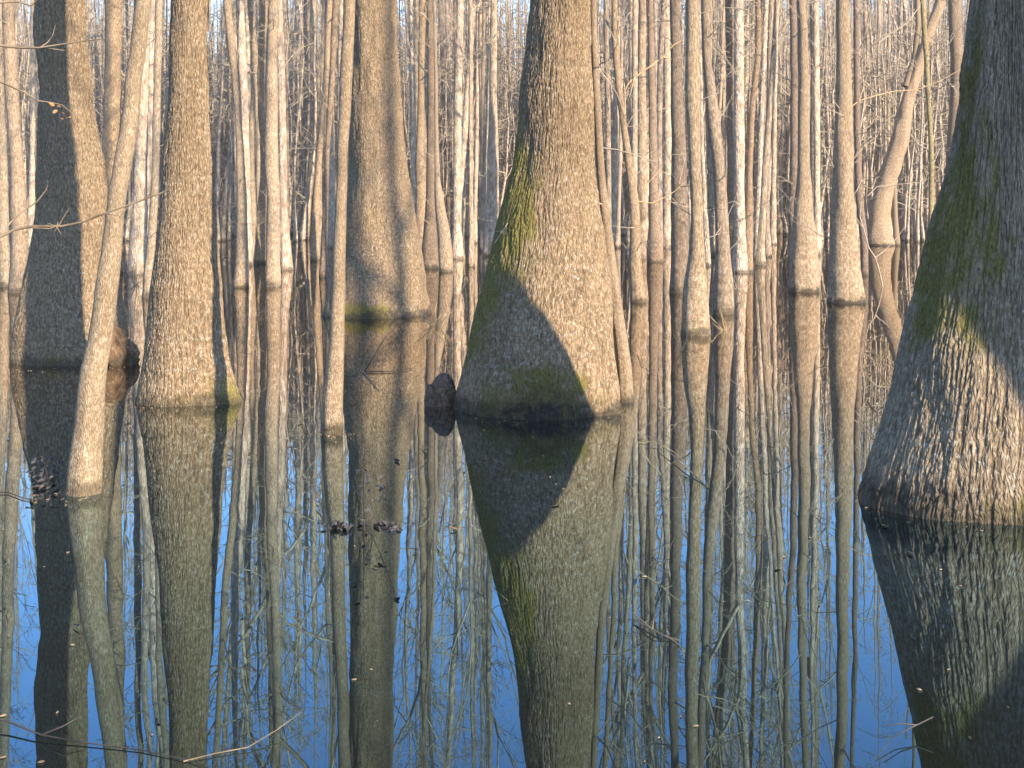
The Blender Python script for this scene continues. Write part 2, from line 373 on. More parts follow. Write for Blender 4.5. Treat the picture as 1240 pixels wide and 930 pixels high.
def build_big():
    def mk(label, rows, Y, height, mat, seed, zvis, ns=360, dv=.011, relief=.005, cell=(.02, .06), depth_k=1.0, lobes=(), moss=None, damp_shade=None,
           lumps=.02, tone=(1, 1, 1), flut=.03, nb=16, z0=6.0, lean_y=0.0, zref=.9, chaos=1.0):
        rng = np.random.default_rng(seed); rows = sorted(rows, key=lambda r: -r[0])
        zs, xs, rs = axis_from_rows(rows, Y, height, rng, .5, lean_y)
        root = empty('tupelo_tree', ((rows[0][1]-CX)*Y/F_PX, Y, 0), label, 'tree')
        zd = np.concatenate([np.arange(-.25, zvis, dv), np.linspace(zvis+.05, zs[-1], 40)])
        zq = np.clip(zd, 0, None)
        rad = interp_s(zq, zs, rs)+np.where(zd < 0, -zd*.25, 0)
        ref = float(np.interp(zref, zs, rs))
        me = trunk_mesh('trunk', zd, interp_s(zq, zs, xs), lean_y*zq, rad, ns, mat, ref, depth_k, relief, cell, lumps, seed, moss, damp_shade, lobes, flut, chaos)
        tr = obj('trunk', me, root, tone)
        obj('crown_and_twigs', _crown(zs, xs, rs, height, z0, nb, rng, 3.0), root)
        return root
    # far left, broad, with the shadow band
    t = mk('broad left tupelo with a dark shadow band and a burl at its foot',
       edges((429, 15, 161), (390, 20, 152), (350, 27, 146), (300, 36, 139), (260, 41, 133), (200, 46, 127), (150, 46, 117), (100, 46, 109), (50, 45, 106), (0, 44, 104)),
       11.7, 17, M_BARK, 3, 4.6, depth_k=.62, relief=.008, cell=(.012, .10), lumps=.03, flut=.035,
       moss=lambda a, z: .45*gauss(a, -8, 9)*gauss(z, .08, .12)+.25*gauss(a, -75, 14)*gauss(z, .25, .4), damp_shade=lambda a, z: gauss(z, 0, .05)*.8)
    # its burl
    n = 90; th = np.linspace(0, 2*PI, n+1)[None, :]; zz = np.linspace(-.16, .36, 70)[:, None]
    pr = (.158+.012*np.sin(4*th+40*zz)*np.sin(9*th))*np.sqrt(np.clip(1-((zz-.08)/.29)**2, 0.0004, 1))
    pr = pr*(1+.20*np.sin(3*th+9*zz)+.13*np.cos(5*th-14*zz)+.06*np.sin(11*th+31*zz)+.05*(vnoise(th/(2*PI)*40, zz/.05, 40, 3)-.5)+.07*(np.abs(vnoise(th/(2*PI)*22, zz/.16, 22, 8)-.5)-.25)) * (1-.25*np.clip(zz-.1, 0, 1)/.3)
    V = np.stack([pr*np.cos(th)+.0*zz-.15*np.clip(zz-.1, 0, 1), pr*np.sin(th)*.8, zz+0*th], -1).reshape(-1, 3)
    Q = grid_faces(70, n); U = np.stack([th*.2+0*zz, zz+0*th], -1).reshape(-1, 2)
    b = obj('burl', mesh_from('burl', V, Q, U[Q.ravel()], M_SMOOTH), t, (.56, .46, .38)); b.location = ((147-88)*12.2/1500, -.20, 0)
    # second from the left
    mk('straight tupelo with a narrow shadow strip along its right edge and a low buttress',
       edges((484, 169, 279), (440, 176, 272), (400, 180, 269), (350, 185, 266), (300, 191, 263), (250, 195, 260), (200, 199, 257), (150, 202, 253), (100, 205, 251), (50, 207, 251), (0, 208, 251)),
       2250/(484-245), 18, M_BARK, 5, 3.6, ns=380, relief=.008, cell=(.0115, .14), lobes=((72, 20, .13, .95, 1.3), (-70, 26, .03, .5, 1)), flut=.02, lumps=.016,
       moss=lambda a, z: .5*gauss(a, -78, 20)*gauss(z, .1, .5)+.35*gauss(a, 70, 25)*gauss(z, .1, .2), damp_shade=lambda a, z: gauss(z, 0, .04)*.7)
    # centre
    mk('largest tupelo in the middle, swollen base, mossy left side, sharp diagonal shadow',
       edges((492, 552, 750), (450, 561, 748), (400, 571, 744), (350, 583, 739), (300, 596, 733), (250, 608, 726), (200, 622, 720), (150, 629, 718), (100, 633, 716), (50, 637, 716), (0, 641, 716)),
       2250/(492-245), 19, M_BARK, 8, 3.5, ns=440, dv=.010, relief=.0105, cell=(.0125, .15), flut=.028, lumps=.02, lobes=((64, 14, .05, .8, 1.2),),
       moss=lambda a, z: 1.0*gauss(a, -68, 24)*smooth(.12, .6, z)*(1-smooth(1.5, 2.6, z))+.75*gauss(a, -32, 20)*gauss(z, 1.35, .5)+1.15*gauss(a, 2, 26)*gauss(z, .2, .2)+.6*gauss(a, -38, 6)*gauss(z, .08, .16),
       damp_shade=lambda a, z: (1-smooth(.04, .16, z))*smooth(52, 36, a)*1.0+.95*gauss(a, 2, 26)*gauss(z, .10, .17))  # wet foot plus painted shade: dark only on the shadowed front and left
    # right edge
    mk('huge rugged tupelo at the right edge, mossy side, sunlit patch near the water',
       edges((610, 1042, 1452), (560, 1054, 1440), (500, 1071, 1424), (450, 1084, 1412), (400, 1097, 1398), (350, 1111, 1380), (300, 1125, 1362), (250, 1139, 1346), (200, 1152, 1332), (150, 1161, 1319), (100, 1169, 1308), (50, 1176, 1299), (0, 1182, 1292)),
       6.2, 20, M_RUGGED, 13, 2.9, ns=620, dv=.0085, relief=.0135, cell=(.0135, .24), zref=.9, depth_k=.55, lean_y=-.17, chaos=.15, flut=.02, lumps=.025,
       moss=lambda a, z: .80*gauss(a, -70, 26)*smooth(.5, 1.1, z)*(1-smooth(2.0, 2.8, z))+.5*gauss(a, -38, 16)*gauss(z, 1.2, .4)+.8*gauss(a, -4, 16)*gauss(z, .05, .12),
       damp_shade=lambda a, z: (1-smooth(.08, .22, z))*smooth(-16, -40, a))
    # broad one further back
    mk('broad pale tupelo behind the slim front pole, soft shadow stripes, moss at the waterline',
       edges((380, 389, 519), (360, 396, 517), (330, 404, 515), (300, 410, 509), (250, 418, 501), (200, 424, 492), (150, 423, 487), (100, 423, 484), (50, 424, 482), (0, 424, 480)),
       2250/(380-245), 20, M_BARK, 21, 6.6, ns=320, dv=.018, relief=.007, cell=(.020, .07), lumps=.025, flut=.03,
       moss=lambda a, z: .9*gauss(a, -12, 22)*gauss(z, .05, .14)+.35*gauss(a, -60, 25)*gauss(z, .9, .7), damp_shade=lambda a, z: gauss(z, 0, .05)*.8)
build_big()

# ------------------------------------------------------------------ trees read one by one from the photograph
# (short name, label, look, rows)
T = []
def tr(ref, label, rows, mat='s', tone=(1, 1, 1), h=None): T.append((ref, label, rows, mat, tone, h))  # tone puts shade into many shaded trunks' colour, light into some lit ones
tr('leaning front trunk', 'slim smooth trunk standing nearest on the left, leaning right across the broad tupelo',
   edges((597, 80, 121), (560, 84, 123), (500, 92, 127), (450, 99, 131), (400, 109, 137), (350, 116, 143), (300, 124, 147), (260, 130, 151), (200, 138, 160), (150, 145, 166), (100, 150, 170), (50, 157, 176), (0, 164, 182)), 's', (.92, .87, .78), 11)
tr('slim front pole', 'slim straight pole standing in front of the broad pale tupelo left of centre',
   edges((525, 389, 415), (480, 391, 416), (400, 400, 418), (300, 404, 419), (200, 408, 421), (100, 411, 426), (0, 415, 430)), 's', (.86, .8, .72), 12)
tr('thin pole behind the centre tupelo', 'thin pole rising close behind the right side of the largest middle tupelo',
   edges((486, 748, 767), (440, 746, 764), (400, 742, 758), (300, 731, 744), (200, 722, 732), (100, 717, 726), (0, 714, 722)), 's', (.9, .85, .8))
tr('edge pole', 'dark shaded pole at the left edge of the water', [(347, 7, 15), (300, 5, 13), (200, 3, 11), (100, -1, 10), (0, -3, 9)], 's')
tr('pale edge trunk', 'pale trunk between dark edge pole and broad left tupelo, green ring at its foot', [(354, 19, 18), (300, 22, 20), (200, 19, 16), (100, 12, 15), (0, 7, 14)], 's', (1.05, 1.0, .97))
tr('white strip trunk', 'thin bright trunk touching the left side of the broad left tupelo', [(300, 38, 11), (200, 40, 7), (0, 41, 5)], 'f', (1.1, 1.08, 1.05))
tr('scaly trunk', 'scaly brown trunk rising between the broad left tupelo and the leaning front trunk', [(330, 134, 28), (280, 134, 23), (200, 134, 19), (100, 137, 20), (0, 138, 20)], 's', (.95, .88, .8))
tr('bright blotched trunk', 'bright blotched trunk just right of the leaning front trunk', [(332, 166, 23), (300, 168, 20), (200, 171, 16), (100, 173, 13), (0, 178, 9)], 'f', (1.1, 1.05, 1.0))
tr('narrow trunk beside the straight tupelo', 'narrow pale trunk tilted along the left side of the straight tupelo', [(360, 178, 14), (300, 182, 11), (200, 188, 9), (100, 190, 9), (0, 192, 9)], 's')
tr('bent trunk', 'smooth trunk shaded blue and bent above, pale below, right of the straight tupelo', [(348, 292, 18), (300, 293, 15), (200, 291, 11), (150, 288, 9), (100, 285, 10), (0, 274, 9)], 's', (1.05, 1, .95))
tr('leaning pair, left', 'brown trunk behind the bent trunk, its top drifting right', [(314, 306, 14), (250, 306, 11), (200, 304, 11), (100, 309, 9), (0, 303, 8)], 's')
tr('blue stick', 'very thin blue shaded stick between two pale trunks', [(309, 313, 7), (200, 313, 5), (0, 316, 4)], 's')
tr('brown ringed trunk', 'brown trunk with a green ring at the water, just left of the big pale trunk', [(319, 315, 15), (270, 316, 12), (200, 320, 9), (100, 316, 9), (0, 321, 8)], 's', (.95, .86, .76))
tr('big pale trunk', 'thickest pale speckled trunk in the group left of the slim front pole', [(347, 330, 19), (300, 331, 18), (250, 331, 16), (200, 329, 16), (100, 329, 14), (0, 332, 12)], 's', (1.12, 1.08, 1.05))
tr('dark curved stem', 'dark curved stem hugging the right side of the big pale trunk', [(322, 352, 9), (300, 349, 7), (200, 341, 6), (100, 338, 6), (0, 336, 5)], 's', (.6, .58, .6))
tr('three-stem clump, left', 'left stem of the three spreading stems between big pale trunk and slim pole', [(287, 361, 10), (200, 355, 11), (100, 356, 11), (0, 362, 9)], 'f')
tr('three-stem clump, middle', 'grey middle stem of the three spreading stems, leaning right', [(288, 362, 9), (240, 365, 10), (200, 368, 10), (100, 372, 7), (0, 371, 6)], 'f', (.7, .68, .68))
tr('three-stem clump, right', 'right stem of the three spreading stems, speckled pale', [(290, 370, 10), (240, 373, 10), (200, 379, 10), (100, 380, 9), (0, 379, 8)], 'f', (1.02, .97, .9))
tr('right-leaning pale stem', 'pale stem leaning right towards the slim front pole', [(315, 381, 12), (250, 383, 9), (200, 386, 7), (100, 394, 7), (0, 399, 7)], 's', (1.1, 1.03, .97))
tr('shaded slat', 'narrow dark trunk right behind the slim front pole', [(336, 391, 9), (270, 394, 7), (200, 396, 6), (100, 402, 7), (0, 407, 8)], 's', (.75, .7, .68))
tr('stem behind the pole', 'pale stem half hidden behind the slim front pole', [(300, 402, 12), (200, 401, 9), (100, 398, 8), (0, 397, 8)], 'f')
tr('wavy white stem', 'thin white wavy stem just right of the broad pale tupelo', [(300, 505, 9), (200, 501, 6), (100, 499, 6), (0, 497, 6)], 'f', (1.15, 1.1, 1.06))
tr('soft brown trunk', 'soft brown trunk between the thin white wavy stem and the dark double trunk', [(320, 512, 18), (250, 510, 14), (200, 509, 12), (100, 510, 8), (0, 512, 8)], 's', (.95, .88, .8))
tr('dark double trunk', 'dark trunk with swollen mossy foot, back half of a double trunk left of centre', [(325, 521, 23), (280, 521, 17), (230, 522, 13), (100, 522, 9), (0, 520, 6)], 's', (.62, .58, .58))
tr('cone-footed trunk', 'smooth grey trunk leaning left, front half of the double trunk left of centre', [(329, 541, 17), (290, 538, 16), (250, 533, 13), (200, 529, 5), (100, 528, 4), (0, 526, 4)], 's', (1, .97, .95))
tr('small dark-footed trunk', 'small trunk with a black foot just right of the double trunk', [(285, 546, 11), (240, 545, 10), (200, 543, 9), (100, 538, 8), (0, 534, 7)], 'f', (.9, .82, .78))
tr('black stick', 'thin dark stick right of the small black footed trunk', [(295, 553, 6), (200, 553, 4), (0, 551, 4)], 'f', (.6, .55, .6))
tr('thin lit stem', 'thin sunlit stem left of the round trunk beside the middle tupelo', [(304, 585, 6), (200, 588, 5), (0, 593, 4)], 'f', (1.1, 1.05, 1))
tr('round trunk by the centre tupelo', 'round speckled trunk touching the left outline of the middle tupelo', [(310, 594, 21), (280, 595, 17), (200, 597, 14), (100, 597, 9), (0, 598, 8)], 'f', (1.05, 1, .95))
tr('crooked sapling', 'crooked sapling with a green foot right of the middle tupelo, curving left overhead', [(366, 773, 19), (320, 770, 15), (250, 768, 12), (200, 762, 10), (150, 755, 8), (100, 749, 8), (20, 744, 8), (0, 744, 7)], 's', (.95, .88, .8))
tr('brown trunk behind the sapling', 'straight brown trunk right behind the crooked sapling', [(313, 778, 18), (200, 777, 13), (100, 777, 11), (0, 778, 10)], 'f', (.85, .78, .72))
tr('mossy-footed trunk', 'grey trunk with brown moss at its foot between crooked sapling and speckled dark trunk', [(317, 794, 20), (260, 792, 14), (200, 791, 10), (100, 789, 8), (0, 788, 7)], 's', (.85, .8, .8))
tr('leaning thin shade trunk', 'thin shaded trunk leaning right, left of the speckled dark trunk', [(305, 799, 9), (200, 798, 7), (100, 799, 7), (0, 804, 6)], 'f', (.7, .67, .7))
tr('side-lit trunk', 'trunk lit on its right side beside the speckled dark trunk', [(300, 807, 12), (200, 809, 11), (100, 808, 9), (0, 807, 8)], 'f', (1.05, 1, .95))
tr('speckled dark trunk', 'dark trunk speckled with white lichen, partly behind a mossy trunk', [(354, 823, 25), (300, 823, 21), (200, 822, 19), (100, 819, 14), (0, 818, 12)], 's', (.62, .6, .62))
tr('mossy grey trunk', 'stout grey trunk with green moss overhead, in front of the speckled dark trunk', [(405, 842, 34), (350, 842, 28), (300, 844, 19), (250, 844, 15), (200, 841, 15), (100, 839, 18), (0, 838, 15)], 's', (.97, .93, .86))
tr('thin lit stem beside the mossy trunk', 'thin lit stem squeezed between the mossy grey trunk and the blue shaded trunk', [(322, 857, 8), (200, 851, 5), (100, 848, 5), (0, 846, 4)], 'f')
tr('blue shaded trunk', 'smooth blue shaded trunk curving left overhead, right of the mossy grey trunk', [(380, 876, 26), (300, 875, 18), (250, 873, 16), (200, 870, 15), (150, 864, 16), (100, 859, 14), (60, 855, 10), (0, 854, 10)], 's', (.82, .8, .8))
tr('shaggy trunk', 'shaggy brown trunk right of the blue shaded trunk, twigs tangled at its foot', [(325, 889, 20), (200, 888, 15), (100, 886, 13), (0, 884, 13)], 's', (.78, .7, .66))
tr('wandering stem', 'slender stem that bends right overhead, right of the shaggy brown trunk', [(330, 906, 12), (250, 907, 9), (200, 908, 7), (130, 911, 7), (60, 918, 7), (0, 919, 8)], 's', (.9, .82, .75))
tr('small stained stem', 'slender stem with an orange stained foot, third trunk left of the pillar pair', [(314, 916, 9), (200, 920, 7), (0, 928, 5)], 'f')
tr('short-footed stem', 'narrow lit stem in the thicket, second trunk left of the pillar pair', [(296, 936, 9), (200, 937, 6), (0, 941, 5)], 'f', (1.05, 1, .95))
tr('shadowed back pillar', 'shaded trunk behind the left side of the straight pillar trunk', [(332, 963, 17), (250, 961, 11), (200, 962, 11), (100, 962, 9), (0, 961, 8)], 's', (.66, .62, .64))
tr('left pillar trunk', 'straight grey pillar trunk with a dark wet ring, left one of a matching pair', [(353, 973, 38), (300, 973, 32), (250, 973, 22), (200, 974, 15), (100, 974, 14), (0, 971, 11)], 's', (1.02, .97, .92))
tr('cone foot between the pillars', 'cone footed trunk standing back between the two matching pillar trunks', [(281, 995, 17), (250, 993, 17), (200, 988, 12), (100, 985, 7), (0, 982, 5)], 'f')
tr('right pillar trunk', 'straight grey pillar trunk with a wide dark foot, right one of a matching pair', [(366, 1024, 44), (300, 1022, 35), (250, 1021, 28), (200, 1020, 24), (100, 1021, 18), (0, 1020, 15)], 's', (1.0, .95, .88))
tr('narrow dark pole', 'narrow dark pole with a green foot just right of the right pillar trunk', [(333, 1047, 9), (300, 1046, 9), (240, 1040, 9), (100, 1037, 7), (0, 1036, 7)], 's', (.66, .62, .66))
tr('small pole under the leaning giant', 'short-footed pole standing right of the thick leaning trunk', [(278, 1097, 11), (200, 1097, 8), (0, 1095, 6)], 'f')
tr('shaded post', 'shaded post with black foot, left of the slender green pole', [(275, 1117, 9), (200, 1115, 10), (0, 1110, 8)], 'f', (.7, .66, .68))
tr('green pole', 'slender greenish pole curving up beside the huge rugged tupelo', [(330, 1118, 7), (280, 1127, 7), (200, 1128, 6), (100, 1123, 6), (0, 1117, 6)], 's', (.88, .9, .68))
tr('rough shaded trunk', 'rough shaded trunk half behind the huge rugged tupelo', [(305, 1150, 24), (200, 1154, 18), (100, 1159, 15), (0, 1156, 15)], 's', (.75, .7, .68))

NT_REF = []
def build_traced():
    for i, (ref, label, rows, mk, tone, h) in enumerate(T):
        rng = np.random.default_rng(100+i)
        base = rows[0][0] if rows[0][0] > rows[-1][0] else rows[-1][0]
        Y = depth(base); height = h or (rng.uniform(13, 16)+.13*Y)
        zs, xs, rs = axis_from_rows(rows, Y, height, rng)
        rows = sorted(rows, key=lambda r: -r[0])
        root = empty('tupelo_tree', ((rows[0][1]-CX)*Y/F_PX, Y, 0), label, 'tree')
        near = Y < 30
        zmid = 5 if Y < 14 else (8 if Y < 30 else 14)
        zd = np.concatenate([np.linspace(-.2, .6, 14), np.linspace(.65, zmid, 90 if near else 50), np.linspace(zmid+.2, zs[-1], 24)])
        zq = np.clip(zd, 0, None); rad = interp_s(zq, zs, rs)+np.where(zd < 0, -zd*.2, 0)
        wy = .05*np.cumsum(rng.normal(0, 1, len(zd)))*.12
        me = trunk_mesh('trunk', zd, interp_s(zq, zs, xs), wy-wy[0], rad, 72 if Y < 10 else 32 if near else 18, M_SMOOTH if mk == 's' else M_FAR,
                        float(np.interp(.9, zs, rs)), 1, 0, (.02, .06), .012 if Y < 10 else .02, i, flut=.05)
        if Y < 12: me.materials[0] = M_SLIM
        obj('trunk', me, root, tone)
        z0 = max(2.6, .2*height) if Y > 14 else 5.0
        obj('crown_and_twigs', _crown(zs, xs, rs, height, z0, 18 if near else 15, rng, 2.0 if near else 2.3, rtw=.004 if near else .0065, low=9 if 9 < Y < 60 else 0), root)
        NT_REF.append((float(np.interp(150, [r[0] for r in rows[::-1]], [r[1] for r in rows[::-1]])), ref))
build_traced()

# the thick leaning, forked trunk
def build_leaning_giant():
    Y = depth(297); rng = np.random.default_rng(77)
    root = empty('leaning_tree', ((1066-CX)*Y/F_PX, Y, 0), 'thick leaning trunk slanting up right and forking, on a broad swollen foot', 'tree')
    rows = [(297, 1063, 36), (280, 1061, 30), (260, 1062, 26), (235, 1067, 24), (200, 1077, 23), (170, 1087, 22), (140, 1092, 19), (110, 1100, 14), (80, 1109, 13), (40, 1122, 12), (0, 1136, 12)]
    zs, xs, rs = axis_from_rows(rows, Y, 17, rng)
    zd = np.concatenate([np.linspace(-.2, 8, 90), np.linspace(8.2, zs[-1], 20)]); zq = np.clip(zd, 0, None)
    me = trunk_mesh('trunk', zd, interp_s(zq, zs, xs), 0*zq, interp_s(zq, zs, rs), 36, M_SMOOTH, .3, 1, 0, (.02, .06), .03, 4, flut=.05)
    obj('trunk', me, root, (1.05, .98, .92))
    k = Y/F_PX; P = np.array([pt(1097, 105, Y), pt(1108, 70, Y+.1), pt(1112, 30, Y+.2), pt(1110, -20, Y+.3), pt(1108, -140, Y+.2), pt(1098, -300, Y)])-np.array(root.location)
    tb = Tubes(); tb.add(P, np.array([.14, .11, .09, .08, .06, .02]), 10)
    P = np.array([pt(1080, 196, Y), pt(1083, 225, Y-.15), pt(1084, 262, Y-.2), pt(1086, 298, Y-.22)])-np.array(root.location)
    P[:, 2] = np.maximum(P[:, 2], -.1); tb.add(P, np.array([.09, .085, .09, .13]), 12)
    obj('limb', tb.mesh('limb', M_SMOOTH), root)
    obj('crown_and_twigs', _crown(zs, xs, rs, 17, 5, 14, rng, 2.2, rtw=.009), root)
    NT_REF.append((1090., 'thick leaning trunk'))
build_leaning_giant()

# ------------------------------------------------------------------ the crowd of thinner trees behind, each one a tree of its own
def make_variant(i):
    rng = np.random.default_rng(500+i); H = rng.uniform(15, 20)
    n = 12; zs = np.concatenate([[0, .35, .9, 1.7], np.linspace(2.6, H, n)])
    r0 = rng.uniform(.10, .15)
    rs = np.concatenate([[r0*rng.uniform(1.5, 2.1), r0*1.5, r0*1.2, r0*1.05], r0*(1-np.linspace(0, 1, n))**.75+.012])
    slope = rng.normal(0, .03); xs = [0.0]
    for a, b in zip(zs[:-1], zs[1:]):
        slope = slope*.85+rng.normal(0, .026); xs.append(xs[-1]+slope*(b-a))
    xs = np.array(xs)
    zd = np.concatenate([np.linspace(-.15, .6, 9), np.linspace(.8, H, 46)]); zq = np.clip(zd, 0, None)
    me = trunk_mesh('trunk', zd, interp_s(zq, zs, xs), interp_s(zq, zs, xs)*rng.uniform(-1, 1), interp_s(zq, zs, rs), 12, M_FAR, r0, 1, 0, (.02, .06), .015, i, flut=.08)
    cm = _crown(zs, xs, rs, H, rng.uniform(2.5, 6), 16, rng, 2.0, rtw=.006)
    return me, cm, H
VAR = [make_variant(i) for i in range(18)]

ORD = ['first', 'second', 'third', 'fourth', 'fifth', 'sixth', 'seventh', 'eighth', 'ninth', 'tenth', 'eleventh', 'twelfth', 'thirteenth', 'fourteenth', 'fifteenth', 'sixteenth', 'seventeenth', 'eighteenth', 'nineteenth', 'twentieth']
def build_crowd():
    rng = np.random.default_rng(42); spots = []
    hidden = [(22, 150), (180, 285), (425, 500), (598, 735), (1135, 1300), (956, 986), (1006, 1036), (829, 852)]
    tries = 0
    while len(spots) < 225 and tries < 20000:
        tries += 1
        px = rng.uniform(-8, 1160); Y = 26+80*rng.beta(1.2, 1.15)
        if any(a < px < b for a, b in hidden): continue
        if 1030 < px < 1142 and Y < 50: continue
        x = (px-CX)*Y/F_PX
        if any((x-s[1])**2+(Y-s[2])**2 < .9**2 for s in spots): continue
        spots.append((px, x, Y))
    refs = sorted(NT_REF); cnt = {}
    near = [(min(refs, key=lambda r: abs(r[0]-px)), px, x, Y) for px, x, Y in spots]
    near.sort(key=lambda s: (s[0][0], abs(s[1]-s[0][0])))
    for i, ((rx, ref), px, x, Y) in enumerate(near):
        side = 'left' if px < rx else 'right'; c = cnt.get((ref, side), 0); cnt[(ref, side)] = c+1
        vi = int(rng.integers(len(VAR))); me, cm, H = VAR[vi]
        w = .38+.75*rng.beta(1.2, 1.6); hh = min(24, 14+.14*Y)/17*rng.uniform(.9, 1.12)
        size = 'thin' if w < .6 else 'medium' if w < .85 else 'stouter'
        how = 'closest to' if c == 0 else ORD[c]+' out from'
        root = empty('swamp_tree', (x, Y, 0), f'{size} distant trunk, {how} the {side} of the {ref}', 'tree', 'slim trunks crowding the far water')
        root.rotation_euler.z = rng.uniform(0, 2*PI); root.scale = (w, w, hh)
        g = rng.uniform(.58, 1.14); tone = (g*1.03, g*rng.uniform(.96, 1.0), g*rng.uniform(.9, .98))
        obj('trunk', me, root, tone); obj('crown_and_twigs', cm, root)
build_crowd()

# ------------------------------------------------------------------ the far wood that reads as one mass
def build_far_wood():
    rng = np.random.default_rng(9); Vs, Qs, n = [], [], 0; Us = []
    ns = 6; tb = Tubes()
    an = np.linspace(0, 2*PI, ns+1)
    for i in range(7000):
        Y = rng.uniform(46, 96) if i >= 6000 else rng.uniform(56, 115) if i > 5300 else math.sqrt(68**2+rng.uniform(0, 1)*(250**2-68**2)); x = rng.uniform(-.47, .47)*Y
        H = min(.185*Y+1.8, 27)*rng.uniform(.68, 1.08); r = rng.uniform(.035, .085) if i >= 6000 else rng.uniform(.06, .17); zs = np.linspace(-.1, H, 9)
        ax = x+np.cumsum(rng.normal(0, .10, 9)); rr = r*(1-np.clip(zs/H, 0, 1))**.7+.012; rr[0] *= 1.6
        P = np.stack([ax[:, None]+rr[:, None]*np.sin(an), Y-rr[:, None]*np.cos(an), zs[:, None]+0*an], -1).reshape(-1, 3)
        Q = grid_faces(9, ns); U = np.stack([an[None]*r+0*zs[:, None]+i*.77, zs[:, None]+0*an[None]], -1).reshape(-1, 2)
        Vs.append(P); Qs.append(Q+n); Us.append(U[Q.ravel()]); n += len(P)
        for j in range(10):
            z = H*rng.uniform(.3, .98) if j > 3 else rng.uniform(.5, 7); a = rng.uniform(0, 2*PI)
            p0 = (float(np.interp(z, zs, ax)), Y, z)
            C = rod_curve(p0, (math.cos(a), math.sin(a), rng.uniform(.1, 1.2)), rng.uniform(.8, 2.4), 4, rng, .3, .05)
            tb.add(C, np.linspace(.022, .010, 5), 3)
            for q in range(2):
                D = rod_curve(C[2+q], (math.cos(a)+rng.normal(0, .7), math.sin(a)+rng.normal(0, .7), .6), rng.uniform(.4, 1.2), 2, rng, .3, .05)
                tb.add(D, np.linspace(.013, .007, 3), 3)
    V = np.concatenate(Vs); Q = np.concatenate(Qs); U = np.concatenate(Us)
    TV, TQ = np.concatenate(tb.V), np.concatenate(tb.Q)
    U = np.concatenate([U, np.zeros((TQ.size, 2))])
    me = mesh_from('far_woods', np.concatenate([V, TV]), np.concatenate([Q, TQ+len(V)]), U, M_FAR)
    me.materials.append(M_TWIG)
    mi = np.zeros(len(me.polygons), dtype=np.int32); mi[len(Q):] = 1; me.polygons.foreach_set('material_index', mi)
    tag(obj('far_woods', me), 'pale far-off wood of countless thin trunks and twigs beyond the water', 'woods', kind='stuff')
build_far_wood()

# ------------------------------------------------------------------ the tan haze of fine undergrowth twigs between the far trunks
def build_twig_thicket():
    rng = np.random.default_rng(31); tb = Tubes()
    for i in range(2600):
        Y = 44+rng.uniform(0, 1)*110; x = rng.uniform(-.45, .45)*Y; z = rng.uniform(0, 1)**1.4*9+.1
        if z < 1.2: p = (x, Y, -.05)
        else: p = (x, Y, z)
        a = rng.uniform(0, 2*PI); C = rod_curve(p, (math.cos(a)*.6, math.sin(a)*.6, rng.uniform(.2, 1.5)), rng.uniform(.8, 2.6), 5, rng, .25, .06)
        tb.add(C, np.linspace(.011, .005, 6), 3)
        for q in range(3):
            D = rod_curve(C[2+q], rng.normal(0, 1, 3)*np.array([1, 1, .5])+np.array([0, 0, .5]), rng.uniform(.3, 1.1), 3, rng, .25, .05); tb.add(D, np.linspace(.007, .004, 4), 3)
    tag(obj('undergrowth_twigs', tb.mesh('undergrowth_twigs', M_TWIG)), 'fine tan twigs filling the gaps between the distant trunks', 'undergrowth', kind='stuff')
build_twig_thicket()

# ------------------------------------------------------------------ trees just outside the view: their trunks throw the shadows seen on the big tupelos
SX, SY = math.sin(R_(SUN_AZ)), -math.cos(R_(SUN_AZ)); EX, EY = -SY, SX       # towards the sun / across the light, to its right
def outside_tree(label, foot, r, height, seed, lean=0.0, lean_y=0.0, z_piv=0.0, base_k=1.9):
    rng = np.random.default_rng(seed)
    root = empty('tupelo_tree', (foot[0], foot[1], 0), label, 'tree')
    zs = np.array([0, .5, 1.1, 2, 4, 7, 10, height]); rs = r*np.array([base_k, 1.45, 1.15, 1.02, .95, .8, .6, .1])
    if height < 7: zs = np.array([0, .5, 1.1, 2, 4, height-.15, height]); rs = r*np.array([base_k, 1.05, 1.0, 1.0, 1.0, .95, .3])
    ax = (zs-z_piv)*lean
    zd = np.linspace(-.2, height, 90); zq = np.clip(zd, 0, None); a = interp_s(zq, zs, ax)
    me = trunk_mesh('trunk', zd, a*EX, a*EY, interp_s(zq, zs, rs), 40, M_BARK, r, 1, 0, (.02, .06), .02, seed, flut=.03)
    obj('trunk', me, root)
    if abs(lean) < .2: obj('crown_and_twigs', _crown(zs, ax*EX, rs, height, 6, 9, rng, 1.6), root)
    return root
def aim(px, Y, t, off): 
    x = (px-CX)*Y/F_PX; return (x+SX*t+EX*off, Y+SY*t+EY*off)
def build_outside():
    outside_tree('straight tupelo out of view, its shadow on the huge rugged tupelo\'s mossy side', aim(1140, 5.7, 3.6, -.23), .23, 14, 301)
    outside_tree('leaning broken tupelo out of view, its shadow across the huge rugged tupelo\'s upper trunk', aim(1195, 5.7, 4.4, .27), .26, 4.9, 302, lean=-.27, z_piv=1.05+4.4*math.tan(R_(SUN_EL)), base_k=1.1)  # unseen caster, top cut off so its shadow spares the broad left tupelo
    outside_tree('slim tupelo out of view, its soft shadow on the broad pale tupelo\'s left side', aim(434, 16.1, 21, 0), .15, 19, 304)
    outside_tree('slim tupelo out of view, its soft shadow down the broad pale tupelo\'s middle', aim(474, 16.1, 24, 0), .17, 21, 305, lean=.012)
build_outside()

